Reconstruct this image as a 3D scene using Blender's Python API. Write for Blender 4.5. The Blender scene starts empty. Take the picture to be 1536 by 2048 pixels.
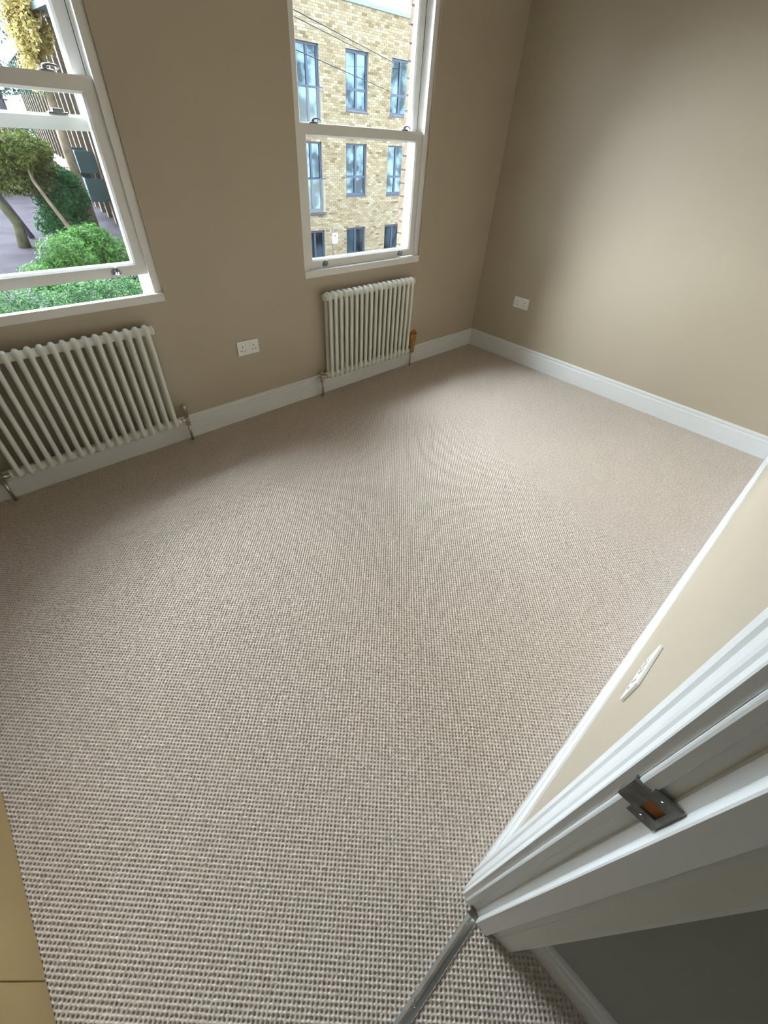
import bpy, bmesh, math, random
import numpy as np
from mathutils import Vector, Matrix, Euler

random.seed(7)
rng = np.random.default_rng(11)
C = bpy.context.scene.collection
S = bpy.context.scene

# ------------------------------------------------------------------ camera
cam_d = bpy.data.cameras.new('camera')
cam = bpy.data.objects.new('camera', cam_d)
C.objects.link(cam)
cam.location = (-3.5795, -2.5059, 1.5023)
cam.rotation_euler = (0.83906, -0.05259, -0.74581)
cam_d.sensor_fit = 'VERTICAL'
cam_d.sensor_height = 36.0
cam_d.sensor_width = 27.0
cam_d.lens = 839.45 / 2048 * 36.0
cam_d.clip_start = 0.01
cam_d.clip_end = 500
S.camera = cam

# ------------------------------------------------------------------ exposure
S.view_settings.view_transform = 'Standard'
S.view_settings.look = 'None'
S.view_settings.gamma = 1.0
S.view_settings.use_curve_mapping = False
S.view_settings.exposure = 0.1

# ------------------------------------------------------------------ sky
SKY_STRENGTH = 6.0
w = bpy.data.worlds.new('sky')
S.world = w
w.use_nodes = True
nt = w.node_tree
nt.nodes.clear()
tc = nt.nodes.new('ShaderNodeTexCoord')
sep = nt.nodes.new('ShaderNodeSeparateXYZ')
nt.links.new(tc.outputs['Generated'], sep.inputs[0])
ramp = nt.nodes.new('ShaderNodeValToRGB')
ramp.color_ramp.elements[0].position = 0.0
ramp.color_ramp.elements[0].color = (0.80, 0.90, 1.0, 1)
ramp.color_ramp.elements[1].position = 0.8
ramp.color_ramp.elements[1].color = (0.36, 0.60, 1.0, 1)
nt.links.new(sep.outputs['Z'], ramp.inputs[0])
nz = nt.nodes.new('ShaderNodeTexNoise')
nz.inputs['Scale'].default_value = 2.2
nz.inputs['Detail'].default_value = 6
nt.links.new(tc.outputs['Generated'], nz.inputs['Vector'])
cr = nt.nodes.new('ShaderNodeValToRGB')
cr.color_ramp.elements[0].position = 0.42
cr.color_ramp.elements[1].position = 0.62
nt.links.new(nz.outputs['Fac'], cr.inputs[0])
mx = nt.nodes.new('ShaderNodeMix')
mx.data_type = 'RGBA'
nt.links.new(cr.outputs[0], mx.inputs[0])
nt.links.new(ramp.outputs[0], mx.inputs[6])
mx.inputs[7].default_value = (0.95, 0.97, 1.0, 1)
bg = nt.nodes.new('ShaderNodeBackground')
bg.inputs['Strength'].default_value = SKY_STRENGTH
nt.links.new(mx.outputs[2], bg.inputs['Color'])
wo = nt.nodes.new('ShaderNodeOutputWorld')
nt.links.new(bg.outputs[0], wo.inputs[0])

# ------------------------------------------------------------------ sun, veiled by bright cloud, beyond the block opposite
sd = bpy.data.lights.new('sun', 'SUN')
sd.energy = 49.0
sd.angle = math.radians(74)
sd.color = (0.79, 0.88, 1.0)
sun = bpy.data.objects.new('sun', sd)
C.objects.link(sun)
sun.rotation_euler = Vector((-0.27, 1.0, 0.50)).to_track_quat('Z', 'Y').to_euler()

# portals at the two windows (sampling aids, give no light of their own)
for xc in (-3.301, -1.376):
    pd = bpy.data.lights.new('window_portal', 'AREA')
    pd.shape = 'RECTANGLE'; pd.size = 1.0; pd.size_y = 1.42
    pd.cycles.is_portal = True
    po = bpy.data.objects.new('window_portal', pd)
    C.objects.link(po)
    po.location = (xc, 0.15, 1.52)
    po.rotation_euler = (math.radians(-90), 0, 0)

# added fill lights for the landing behind the camera and the room, both unseen
def fill_light(name, loc, size, power, col):
    ld = bpy.data.lights.new(name, 'AREA'); ld.shape = 'DISK'; ld.size = size
    ld.energy = power; ld.color = col
    lo = bpy.data.objects.new(name, ld); C.objects.link(lo)
    lo.location = loc
    return lo
fill_light('landing_fill', (-3.9, -4.0, 2.42), 0.35, 4.5, (0.85, 0.95, 1.0))
fill_light('room_fill', (-2.2, -1.2, 2.42), 0.5, 1.5, (1.0, 0.86, 0.62))

# ------------------------------------------------------------------ materials
def new_mat(name):
    m = bpy.data.materials.new(name)
    m.use_nodes = True
    n = m.node_tree.nodes
    return m, n, m.node_tree.links, n['Principled BSDF']

def mat(name, col, rough=0.5, metal=0.0, var=0.06, nscale=20.0, bump=0.0, bscale=200.0, spec=0.5, coord='Object'):
    m, n, l, b = new_mat(name)
    b.inputs['Roughness'].default_value = rough
    b.inputs['Metallic'].default_value = metal
    b.inputs['Specular IOR Level'].default_value = spec
    t = n.new('ShaderNodeTexCoord')
    no = n.new('ShaderNodeTexNoise')
    no.inputs['Scale'].default_value = nscale
    no.inputs['Detail'].default_value = 4
    l.new(t.outputs[coord], no.inputs['Vector'])
    r = n.new('ShaderNodeValToRGB')
    a = [max(0, c * (1 - var)) for c in col]
    z = [min(1, c * (1 + var)) for c in col]
    r.color_ramp.elements[0].position = 0.3
    r.color_ramp.elements[1].position = 0.7
    r.color_ramp.elements[0].color = (*a, 1)
    r.color_ramp.elements[1].color = (*z, 1)
    l.new(no.outputs['Fac'], r.inputs[0])
    l.new(r.outputs[0], b.inputs['Base Color'])
    if bump > 0:
        n2 = n.new('ShaderNodeTexNoise')
        n2.inputs['Scale'].default_value = bscale
        n2.inputs['Detail'].default_value = 3
        l.new(t.outputs[coord], n2.inputs['Vector'])
        bp = n.new('ShaderNodeBump')
        bp.inputs['Strength'].default_value = bump
        bp.inputs['Distance'].default_value = 0.001
        l.new(n2.outputs['Fac'], bp.inputs['Height'])
        l.new(bp.outputs[0], b.inputs['Normal'])
    return m

WALL = (0.45, 0.38, 0.28)
M = {}
M['wall'] = mat('taupe_wall_paint', WALL, 0.42, var=0.015, nscale=3, bump=0.15, bscale=350, spec=0.5)
M['hallwall'] = mat('grey_wall_paint', (0.33, 0.33, 0.29), 0.6, var=0.02, nscale=3, bump=0.25, bscale=350, spec=0.3)
M['ceiling'] = mat('ceiling_paint', (0.48, 0.45, 0.39), 0.8, var=0.01, nscale=3)
M['trim'] = mat('white_satin_trim_paint', (0.72, 0.715, 0.69), 0.3, var=0.012, nscale=6, bump=0.1, bscale=60)
M['frame'] = mat('white_window_paint', (0.78, 0.76, 0.72), 0.35, var=0.015, nscale=8, bump=0.1, bscale=60)
M['radiator'] = mat('white_radiator_enamel', (0.76, 0.76, 0.68), 0.35, var=0.02, nscale=8)
M['plastic'] = mat('white_plastic', (0.80, 0.78, 0.74), 0.3, var=0.01)
M['hole'] = mat('dark_pin_hole', (0.02, 0.02, 0.02), 0.8)
M['red'] = mat('red_indicator', (0.30, 0.02, 0.03), 0.5)
M['chrome'] = mat('brushed_nickel', (0.55, 0.50, 0.42), 0.28, metal=1.0, var=0.08)
M['steel'] = mat('dull_steel_plate', (0.20, 0.20, 0.18), 0.45, metal=0.7, var=0.25, nscale=60)
M['catch'] = mat('satin_chrome_catch', (0.22, 0.22, 0.23), 0.3, metal=0.85, var=0.08)
M['strip'] = mat('polished_aluminium', (0.75, 0.76, 0.76), 0.22, metal=1.0, var=0.04)
M['gap_shade'] = mat('dark_gap_shade', (0.02, 0.02, 0.02), 0.9)  # near black, stands for the shade in the sash gaps
M['paper'] = mat('brown_masking_paper', (0.34, 0.18, 0.05), 0.7, var=0.25, nscale=30, bump=0.5, bscale=50)
M['tan'] = mat('tan_wood_panel', (0.42, 0.30, 0.13), 0.5, var=0.06, nscale=5, bump=0.15, bscale=80)
M['rawwood'] = mat('raw_orange_wood', (0.42, 0.15, 0.03), 0.7, var=0.35, nscale=60)
M['plume'] = mat('grey_outside_sill', (0.6, 0.6, 0.58), 0.6, var=0.05)
M['blueframe'] = mat('blue_grey_window_frame', (0.055, 0.085, 0.14), 0.4, var=0.08)
M['coping'] = mat('pale_blue_metal_coping', (0.22, 0.32, 0.36), 0.4, var=0.08)
M['mortar'] = mat('pale_mortar', (0.42, 0.39, 0.30), 0.95, var=0.1)
M['sidepanel'] = mat('grey_blue_cladding', (0.05, 0.06, 0.07), 0.6, var=0.15, nscale=2)
M['band'] = mat('tan_fascia', (0.16, 0.11, 0.07), 0.7, var=0.15, nscale=2)
M['teal'] = mat('teal_balcony_panel', (0.025, 0.06, 0.065), 0.35, var=0.15, nscale=2)
M['farwall'] = mat('pale_far_render', (0.26, 0.27, 0.22), 0.9, var=0.15, nscale=0.3)
M['asphalt'] = mat('purple_grey_paving', (0.040, 0.033, 0.040), 1.0, var=0.3, nscale=0.7, spec=0.05)
M['bark'] = mat('mossy_bark', (0.10, 0.10, 0.05), 0.95, var=0.4, nscale=3)
M['palebark'] = mat('pale_bark', (0.24, 0.18, 0.12), 0.95, var=0.3, nscale=3)
M['branch'] = mat('mauve_grey_twig', (0.10, 0.08, 0.13), 0.95, var=0.3, nscale=3)
M['cable'] = mat('grey_cable', (0.03, 0.03, 0.035), 0.8)
M['sign'] = mat('white_sign_face', (0.75, 0.75, 0.75), 0.5, var=0.02)
M['signink'] = mat('grey_sign_print', (0.25, 0.25, 0.27), 0.6)
M['pole'] = mat('grey_pole', (0.16, 0.14, 0.13), 0.5)
M['ink'] = M['signink']

def leaf_mat(name, c1, c2):
    m, n, l, b = new_mat(name)
    t = n.new('ShaderNodeTexCoord')
    no = n.new('ShaderNodeTexNoise'); no.inputs['Scale'].default_value = 5.0; no.inputs['Detail'].default_value = 5
    l.new(t.outputs['Object'], no.inputs['Vector'])
    r = n.new('ShaderNodeValToRGB')
    r.color_ramp.elements[0].position = 0.38; r.color_ramp.elements[0].color = (*c1, 1)
    r.color_ramp.elements[1].position = 0.62; r.color_ramp.elements[1].color = (*c2, 1)
    l.new(no.outputs['Fac'], r.inputs[0])
    l.new(r.outputs[0], b.inputs['Base Color'])
    b.inputs['Roughness'].default_value = 0.6
    b.inputs['Specular IOR Level'].default_value = 0.08
    b.inputs['Subsurface Weight'].default_value = 0.0
    tr = n.new('ShaderNodeBsdfTranslucent')
    l.new(r.outputs[0], tr.inputs['Color'])
    ms = n.new('ShaderNodeMixShader'); ms.inputs[0].default_value = 0.35
    l.new(b.outputs[0], ms.inputs[1]); l.new(tr.outputs[0], ms.inputs[2])
    l.new(ms.outputs[0], n['Material Output'].inputs['Surface'])
    return m
M['leaf_dark'] = leaf_mat('dark_green_leaves', (0.006, 0.055, 0.012), (0.02, 0.12, 0.03))
M['leaf_bright'] = leaf_mat('bright_green_leaves', (0.025, 0.085, 0.015), (0.1, 0.24, 0.045))
M['leaf_hedge'] = leaf_mat('hedge_leaves', (0.025, 0.075, 0.025), (0.1, 0.2, 0.07))
M['leaf_olive'] = leaf_mat('olive_yellow_leaves', (0.05, 0.075, 0.015), (0.14, 0.16, 0.04))
M['leaf_yellow'] = leaf_mat('yellow_autumn_leaves', (0.34, 0.28, 0.11), (0.7, 0.58, 0.24))
M['leaf_pale'] = leaf_mat('pale_blue_green_leaves', (0.048, 0.084, 0.072), (0.105, 0.15, 0.126))

def glass_mat():
    m, n, l, b = new_mat('clear_window_glass')
    n.remove(b)
    tr = n.new('ShaderNodeBsdfTransparent'); tr.inputs[0].default_value = (0.96, 0.98, 0.97, 1)
    gl = n.new('ShaderNodeBsdfGlossy'); gl.inputs['Roughness'].default_value = 0.02
    lw = n.new('ShaderNodeLayerWeight'); lw.inputs[0].default_value = 0.5
    pw = n.new('ShaderNodeMath'); pw.operation = 'POWER'; pw.inputs[1].default_value = 4.0
    l.new(lw.outputs['Facing'], pw.inputs[0])
    fr = n.new('ShaderNodeMath'); fr.operation = 'MULTIPLY_ADD'; fr.inputs[1].default_value = 0.8; fr.inputs[2].default_value = 0.03
    l.new(pw.outputs[0], fr.inputs[0])
    ms = n.new('ShaderNodeMixShader')
    l.new(fr.outputs[0], ms.inputs[0]); l.new(tr.outputs[0], ms.inputs[1]); l.new(gl.outputs[0], ms.inputs[2])
    l.new(ms.outputs[0], n['Material Output'].inputs['Surface'])
    return m
M['glass'] = glass_mat()

def facade_glass():
    m, n, l, b = new_mat('painted_reflection_glass')
    b.inputs['Base Color'].default_value = (0.30, 0.46, 0.56, 1)
    b.inputs['Metallic'].default_value = 0.75
    b.inputs['Roughness'].default_value = 0.08
    t = n.new('ShaderNodeTexCoord')
    no = n.new('ShaderNodeTexNoise'); no.inputs['Scale'].default_value = 1.6; no.inputs['Detail'].default_value = 6
    l.new(t.outputs['Object'], no.inputs['Vector'])
    r = n.new('ShaderNodeValToRGB')  # mottled tones paint reflected shapes into the pane colour
    r.color_ramp.elements[0].position = 0.42; r.color_ramp.elements[0].color = (0.03, 0.05, 0.06, 1)
    r.color_ramp.elements[1].position = 0.60; r.color_ramp.elements[1].color = (0.16, 0.25, 0.30, 1)
    l.new(no.outputs['Fac'], r.inputs[0]); l.new(r.outputs[0], b.inputs['Base Color'])
    return m
M['fglass'] = facade_glass()

def brick_attr_mat(name):
    m, n, l, b = new_mat(name)
    a = n.new('ShaderNodeAttribute'); a.attribute_name = 'tone'
    r = n.new('ShaderNodeValToRGB')
    e = r.color_ramp.elements
    e[0].position = 0.0; e[0].color = (0.25, 0.185, 0.11, 1)
    e[1].position = 1.0; e[1].color = (0.52, 0.46, 0.33, 1)
    k = e.new(0.35); k.color = (0.36, 0.285, 0.17, 1)
    k = e.new(0.7); k.color = (0.43, 0.36, 0.23, 1)
    l.new(a.outputs['Fac'], r.inputs[0])
    no = n.new('ShaderNodeTexNoise'); no.inputs['Scale'].default_value = 30
    t = n.new('ShaderNodeTexCoord'); l.new(t.outputs['Object'], no.inputs['Vector'])
    mm = n.new('ShaderNodeMix'); mm.data_type = 'RGBA'; mm.blend_type = 'MULTIPLY'; mm.inputs[0].default_value = 0.35
    l.new(r.outputs[0], mm.inputs[6]); l.new(no.outputs['Color'], mm.inputs[7])
    l.new(mm.outputs[2], b.inputs['Base Color'])
    b.inputs['Roughness'].default_value = 0.95
    b.inputs['Specular IOR Level'].default_value = 0.2
    return m
M['bricks'] = brick_attr_mat('yellow_stock_bricks')
M['ownmortar'] = mat('dark_mortar', (0.09, 0.07, 0.05), 0.95, var=0.2, nscale=20)  # darker than the mortar of the block opposite
M['ownbrick'] = mat('dark_tan_brick', (0.12, 0.085, 0.055), 0.95, var=0.25, nscale=25)  # darker tan than the bricks of the block opposite

def carpet_mat():
    m, n, l, b = new_mat('beige_boucle_wool')
    t = n.new('ShaderNodeTexCoord')
    gi = n.new('ShaderNodeNewGeometry')
    n1 = n.new('ShaderNodeTexNoise'); n1.inputs['Scale'].default_value = 90; n1.inputs['Detail'].default_value = 3
    l.new(gi.outputs['Position'], n1.inputs['Vector'])
    r = n.new('ShaderNodeValToRGB')
    r.color_ramp.elements[0].position = 0.3; r.color_ramp.elements[0].color = (0.46, 0.385, 0.315, 1)
    r.color_ramp.elements[1].position = 0.7; r.color_ramp.elements[1].color = (0.64, 0.55, 0.47, 1)
    l.new(n1.outputs['Fac'], r.inputs[0])
    l.new(r.outputs[0], b.inputs['Base Color'])
    b.inputs['Roughness'].default_value = 0.95
    b.inputs['Specular IOR Level'].default_value = 0.1
    # yarn strands
    mp = n.new('ShaderNodeMapping'); mp.inputs['Rotation'].default_value = (0, 0, math.radians(20)); mp.inputs['Scale'].default_value = (1.0, 0.25, 1)
    l.new(gi.outputs['Position'], mp.inputs['Vector'])
    n2 = n.new('ShaderNodeTexNoise'); n2.inputs['Scale'].default_value = 900; n2.inputs['Detail'].default_value = 2
    l.new(mp.outputs[0], n2.inputs['Vector'])
    bp = n.new('ShaderNodeBump'); bp.inputs['Strength'].default_value = 0.45; bp.inputs['Distance'].default_value = 0.001
    l.new(n2.outputs['Fac'], bp.inputs['Height']); l.new(bp.outputs[0], b.inputs['Normal'])
    return m
M['carpet'] = carpet_mat()

# ------------------------------------------------------------------ helpers
def link_bm(name, bm, m, parent=None, smooth=False, recalc=True, loc=None):
    if recalc:
        bmesh.ops.recalc_face_normals(bm, faces=bm.faces)
    me = bpy.data.meshes.new(name)
    bm.to_mesh(me); bm.free()
    me.materials.append(m)
    if smooth:
        for p in me.polygons: p.use_smooth = True
    o = bpy.data.objects.new(name, me)
    C.objects.link(o)
    if parent is not None: o.parent = parent
    if loc is not None: o.location = loc
    return o

def box(bm, x0, x1, y0, y1, z0, z1, mat4=None):
    vs = [Vector(p) for p in ((x0,y0,z0),(x1,y0,z0),(x1,y1,z0),(x0,y1,z0),(x0,y0,z1),(x1,y0,z1),(x1,y1,z1),(x0,y1,z1))]
    if mat4 is not None: vs = [mat4 @ v for v in vs]
    v = [bm.verts.new(p) for p in vs]
    for f in ((0,3,2,1),(4,5,6,7),(0,1,5,4),(1,2,6,5),(2,3,7,6),(3,0,4,7)):
        bm.faces.new([v[i] for i in f])

def bevel(bm, amt, seg=2):
    bmesh.ops.bevel(bm, geom=list(bm.edges), offset=amt, segments=seg, affect='EDGES', profile=0.6)

def box_obj(name, b, m, parent=None, bev=0.0, mat4=None):
    bm = bmesh.new(); box(bm, *b, mat4)
    if bev > 0: bevel(bm, bev)
    return link_bm(name, bm, m, parent, smooth=False)

def tube(bm, pts, radii, seg=12, cap=True):
    rings = []
    P = [Vector(p) for p in pts]
    if not hasattr(radii, '__len__'): radii = [radii] * len(P)
    prev = None
    for i, p in enumerate(P):
        if i == 0: d = P[1] - P[0]
        elif i == len(P) - 1: d = P[-1] - P[-2]
        else: d = (P[i+1] - P[i]).normalized() + (P[i] - P[i-1]).normalized()
        d.normalize()
        if prev is None:
            u = d.orthogonal().normalized()
        else:
            u = (prev - d * prev.dot(d)).normalized()
        prev = u
        v = d.cross(u)
        rings.append([bm.verts.new(p + radii[i] * (math.cos(a) * u + math.sin(a) * v)) for a in [2*math.pi*k/seg for k in range(seg)]])
    for a, b in zip(rings, rings[1:]):
        for k in range(seg):
            bm.faces.new((a[k], a[(k+1) % seg], b[(k+1) % seg], b[k]))
    if cap:
        bm.faces.new(rings[0][::-1]); bm.faces.new(rings[-1])

def lathe(bm, prof, origin, axis='Z', seg=20):
    o = Vector(origin); rings = []
    for r, h in prof:
        ring = []
        for k in range(seg):
            a = 2*math.pi*k/seg
            if axis == 'Z': q = Vector((r*math.cos(a), r*math.sin(a), h))
            elif axis == 'X': q = Vector((h, r*math.cos(a), r*math.sin(a)))
            else: q = Vector((r*math.cos(a), h, r*math.sin(a)))
            ring.append(bm.verts.new(o + q))
        rings.append(ring)
    for a, b in zip(rings, rings[1:]):
        for k in range(seg):
            bm.faces.new((a[k], a[(k+1) % seg], b[(k+1) % seg], b[k]))
    bm.faces.new(rings[0][::-1]); bm.faces.new(rings[-1])

def ellipsoid(bm, c, r, e=1.0, nu=16, nv=10):
    c = Vector(c)
    f = lambda t: math.copysign(abs(t) ** e, t)
    rows = []
    for j in range(1, nv):
        ph = -math.pi/2 + math.pi * j / nv
        rows.append([bm.verts.new(c + Vector((r[0]*f(math.cos(ph))*f(math.cos(2*math.pi*i/nu)), r[1]*f(math.cos(ph))*f(math.sin(2*math.pi*i/nu)), r[2]*f(math.sin(ph))))) for i in range(nu)])
    b = bm.verts.new(c - Vector((0,0,r[2]))); t = bm.verts.new(c + Vector((0,0,r[2])))
    for i in range(nu):
        bm.faces.new((b, rows[0][(i+1) % nu], rows[0][i]))
        bm.faces.new((t, rows[-1][i], rows[-1][(i+1) % nu]))
    for a, d in zip(rows, rows[1:]):
        for i in range(nu):
            bm.faces.new((a[i], a[(i+1) % nu], d[(i+1) % nu], d[i]))

def extrude_profile(bm, prof, place, a, b):
    """closed 2-D profile swept from parameter a to b; place(u, v, t) gives the point."""
    A = [bm.verts.new(place(u, v, a)) for u, v in prof]
    B = [bm.verts.new(place(u, v, b)) for u, v in prof]
    n = len(prof)
    for i in range(n):
        bm.faces.new((A[i], A[(i+1) % n], B[(i+1) % n], B[i]))
    bm.faces.new(A[::-1]); bm.faces.new(B)

def empty(name, loc=(0,0,0)):
    o = bpy.data.objects.new(name, None); C.objects.link(o); o.location = loc
    o.empty_display_size = 0.1
    return o

def tag(o, label=None, cat=None, group=None, kind=None):
    if label: o['label'] = label
    if cat: o['category'] = cat
    if group: o['group'] = group
    if kind: o['kind'] = kind
    return o

def struct(o, label=None):
    o['kind'] = 'structure'
    if label: o['label'] = label
    return o

def wall_with_holes(bm, xs, zs, holes, y0, y1):
    """grid of boxes, skipping those inside a hole (x0,x1,z0,z1); shared inner faces left out"""
    def solid(i, j):
        if i < 0 or j < 0 or i >= len(xs)-1 or j >= len(zs)-1: return False
        cx = (xs[i]+xs[i+1])/2; cz = (zs[j]+zs[j+1])/2
        return not any(h[0] < cx < h[1] and h[2] < cz < h[3] for h in holes)
    V = {}
    def v(x, y, z):
        k = (round(x,5), round(y,5), round(z,5))
        if k not in V: V[k] = bm.verts.new(k)
        return V[k]
    for i in range(len(xs)-1):
        for j in range(len(zs)-1):
            if not solid(i, j): continue
            a, b, c, d = xs[i], xs[i+1], zs[j], zs[j+1]
            bm.faces.new((v(a,y0,c), v(b,y0,c), v(b,y0,d), v(a,y0,d)))
            bm.faces.new((v(a,y1,c), v(a,y1,d), v(b,y1,d), v(b,y1,c)))
            if not solid(i-1, j): bm.faces.new((v(a,y0,c), v(a,y0,d), v(a,y1,d), v(a,y1,c)))
            if not solid(i+1, j): bm.faces.new((v(b,y0,c), v(b,y1,c), v(b,y1,d), v(b,y0,d)))
            if not solid(i, j-1): bm.faces.new((v(a,y0,c), v(a,y1,c), v(b,y1,c), v(b,y0,c)))
            if not solid(i, j+1): bm.faces.new((v(a,y0,d), v(b,y0,d), v(b,y1,d), v(a,y1,d)))

# ------------------------------------------------------------------ room dimensions
W1 = (-3.823, -2.779); W2 = (-1.898, -0.854)     # window openings in x
ZS, ZH = 0.793, 2.235                            # opening bottom and top
XL, XR = -4.70, 0.0
YF = -2.603                                      # room face of the door wall
YH = -2.722                                      # landing face of the door wall
CEIL = 2.50
DX0, DX1 = -4.035, -3.262                        # doorway
DZ = 2.02
HX = -3.20                                       # landing side wall face

# ------------------------------------------------------------------ walls, floor, ceiling
bm = bmesh.new()
wall_with_holes(bm, [XL, W1[0], W1[1], W2[0], W2[1], XR + 0.15], [-0.25, ZS, ZH, CEIL + 0.15],
                [(W1[0], W1[1], ZS, ZH), (W2[0], W2[1], ZS, ZH)], 0.0, 0.15)
wb = struct(link_bm('wall_back', bm, M['wall']))
bm = bmesh.new()       # outer brick leaf of the house front, carries the reveals
EX0, EX1 = -14.0, 12.0  # house front lengthened for the cables and to block sky light
wall_with_holes(bm, [EX0, W1[0]+0.02, W1[1]-0.02, W2[0]+0.02, W2[1]-0.02, EX1], [-3.2, ZS-0.02, ZH, 5.2],
                [(W1[0]+0.02, W1[1]-0.02, ZS-0.02, ZH), (W2[0]+0.02, W2[1]-0.02, ZS-0.02, ZH)], 0.15, 0.225)
struct(link_bm('wall_outside', bm, M['ownmortar']))
struct(box_obj('wall_right', (XR, XR+0.15, YF-0.14, 0.0, -0.25, CEIL+0.15), M['wall']))
struct(box_obj('wall_left', (XL-0.15, XL, YF-0.14, 0.15, -0.25, CEIL+0.15), M['wall']))
bm = bmesh.new()
wall_with_holes(bm, [XL, DX0-0.02, DX1+0.02, XR], [-0.25, DZ+0.02, CEIL], [(DX0-0.02, DX1+0.02, -0.01, DZ+0.02)], YH, YF)
# remove the piece under the doorway (the floor slab is there)
struct(link_bm('wall_front', bm, M['wall']))
struct(box_obj('floor', (XL-0.15, XR+0.15, -5.2, 0.15, -0.25, -0.012), M['mortar']))
struct(box_obj('ceiling', (XL-0.15, XR+0.15, -5.2, 0.15, CEIL, CEIL+0.15), M['ceiling']))
# landing
struct(box_obj('wall_landing_right', (HX, HX+0.12, -5.1, YH, -0.012, CEIL), M['hallwall']))
struct(box_obj('wall_landing_left', (XL-0.12, XL, -5.1, YF-0.14, -0.25, CEIL), M['hallwall']))
struct(box_obj('wall_landing_end', (XL, HX+0.12, -5.2, -5.1, -0.012, CEIL), M['hallwall']))

# unseen roof over the house, added to keep sky light off the block opposite
bm = bmesh.new()
extrude_profile(bm, [(0.45, 5.2), (0.45, 5.3), (-4.2, 8.4), (-8.8, 5.3), (-8.8, 5.2)], lambda u, v, t: (t, u, v), EX0, EX1)
M['slate'] = mat('grey_roof_slate', (0.10, 0.10, 0.11), 0.8, var=0.2, nscale=3)
struct(link_bm('sky_blocking_roof', bm, M['slate']))
# ------------------------------------------------------------------ skirting
SK = [(0,0),(0.020,0),(0.020,0.106),(0.0180,0.1075),(0.0180,0.1095),(0.020,0.111),(0.020,0.115),(0.0180,0.1190),(0.0150,0.1205),
      (0.0100,0.1210),(0.0085,0.1240),(0.0095,0.1300),(0.0130,0.1345),(0.0130,0.1410),(0.0105,0.1465),(0.0060,0.1495),(0,0.150)]
def skirting(name, place, a, b, h=1.0):
    bm = bmesh.new()
    extrude_profile(bm, [(u, v*h - 0.006) for u, v in SK], place, a, b)
    return struct(link_bm(name, bm, M['trim']))
skirting('baseboard_back', lambda u, v, t: (t, -u, v), XL+0.021, XR-0.0005)
skirting('baseboard_right', lambda u, v, t: (-u, t, v), YF+0.0215, -0.0215)
skirting('baseboard_front', lambda u, v, t: (t, YF+u, v), DX1+0.0745, XR-0.0005)
skirting('baseboard_left', lambda u, v, t: (XL+u, t, v), -1.52, -0.0005)
skirting('baseboard_landing', lambda u, v, t: (HX-u, t, v), -5.0995, YH-0.0195, 0.80)

# ------------------------------------------------------------------ doorway: architraves, lining, stop
ARCH = [(0.0,0.0),(0.0,0.011),(0.0015,0.0125),(0.012,0.0135),(0.014,0.0165),(0.018,0.0185),(0.022,0.0172),(0.024,0.0165),
        (0.050,0.0165),(0.052,0.0145),(0.055,0.0140),(0.057,0.0195),(0.062,0.0225),(0.068,0.0225),(0.072,0.020),(0.074,0.016),(0.074,0.0)]
# u: from inner edge outwards, v: out of the wall
def arch_set(parent_name, ysign, y0, xr=0.0):
    root = struct(empty(parent_name))
    bm = bmesh.new()
    extrude_profile(bm, ARCH, lambda u, v, t: (DX1 + u, y0 + ysign*v, t), 0.0, DZ+0.074)
    link_bm('architrave_leg', bm, M['trim'], root)
    bm = bmesh.new()
    extrude_profile(bm, ARCH, lambda u, v, t: (DX0 - u, y0 + ysign*v, t), 0.0, DZ+0.074)
    link_bm('architrave_leg', bm, M['trim'], root)
    bm = bmesh.new()
    extrude_profile(bm, ARCH, lambda u, v, t: (t, y0 + ysign*v, DZ + u), DX0, DX1)
    link_bm('architrave_head', bm, M['trim'], root)
    return root
arch_set('trim_1', 1, YF)
# landing side architrave, cut to the width the side wall leaves
root = struct(empty('trim_2'))
A2 = [(0.0,0.0),(0.0,0.012),(0.002,0.018),(0.055,0.018),(0.0595,0.014),(0.0595,0.0)]
for sx, x0 in ((1, DX1), (-1, DX0)):
    bm = bmesh.new()
    extrude_profile(bm, A2, lambda u, v, t: (x0 + sx*u, YH - v, t), 0.0, DZ+0.06)
    link_bm('architrave_leg', bm, M['trim'], root)
bm = bmesh.new()
extrude_profile(bm, A2, lambda u, v, t: (t, YH - v, DZ + u), DX0, DX1)
link_bm('architrave_head', bm, M['trim'], root)
# lining (frame of the doorway) with rebate steps; plan profile in (dx towards the opening, y)
dl = struct(empty('door_frame'))
LIN = [(-0.018, YH+0.0005), (0.0025, YH+0.0005), (0.0025, -2.7020), (0.0040, -2.7005), (0.0050, -2.6840), (0.0165, -2.6830), (0.0185, -2.6815),
       (0.0185, -2.6500), (0.0170, -2.6480), (0.0030, -2.6475), (0.0015, -2.6360), (-0.0020, -2.6345), (-0.0020, -2.6215),
       (0.0040, -2.6190), (0.0045, -2.6075), (0.0035, -2.6050), (0.0025, -2.6035), (-0.018, -2.6035)]
for sx, x0 in ((-1, DX1), (1, DX0)):
    bm = bmesh.new()
    extrude_profile(bm, LIN, lambda u, v, t: (x0 + sx*u, v, t), 0.0, DZ+0.015)
    link_bm('lining_post', bm, M['trim'], dl)
bm = bmesh.new()
extrude_profile(bm, LIN, lambda u, v, t: (t, v, DZ - u), DX0+0.005, DX1-0.005)
link_bm('lining_head', bm, M['trim'], dl)

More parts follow.
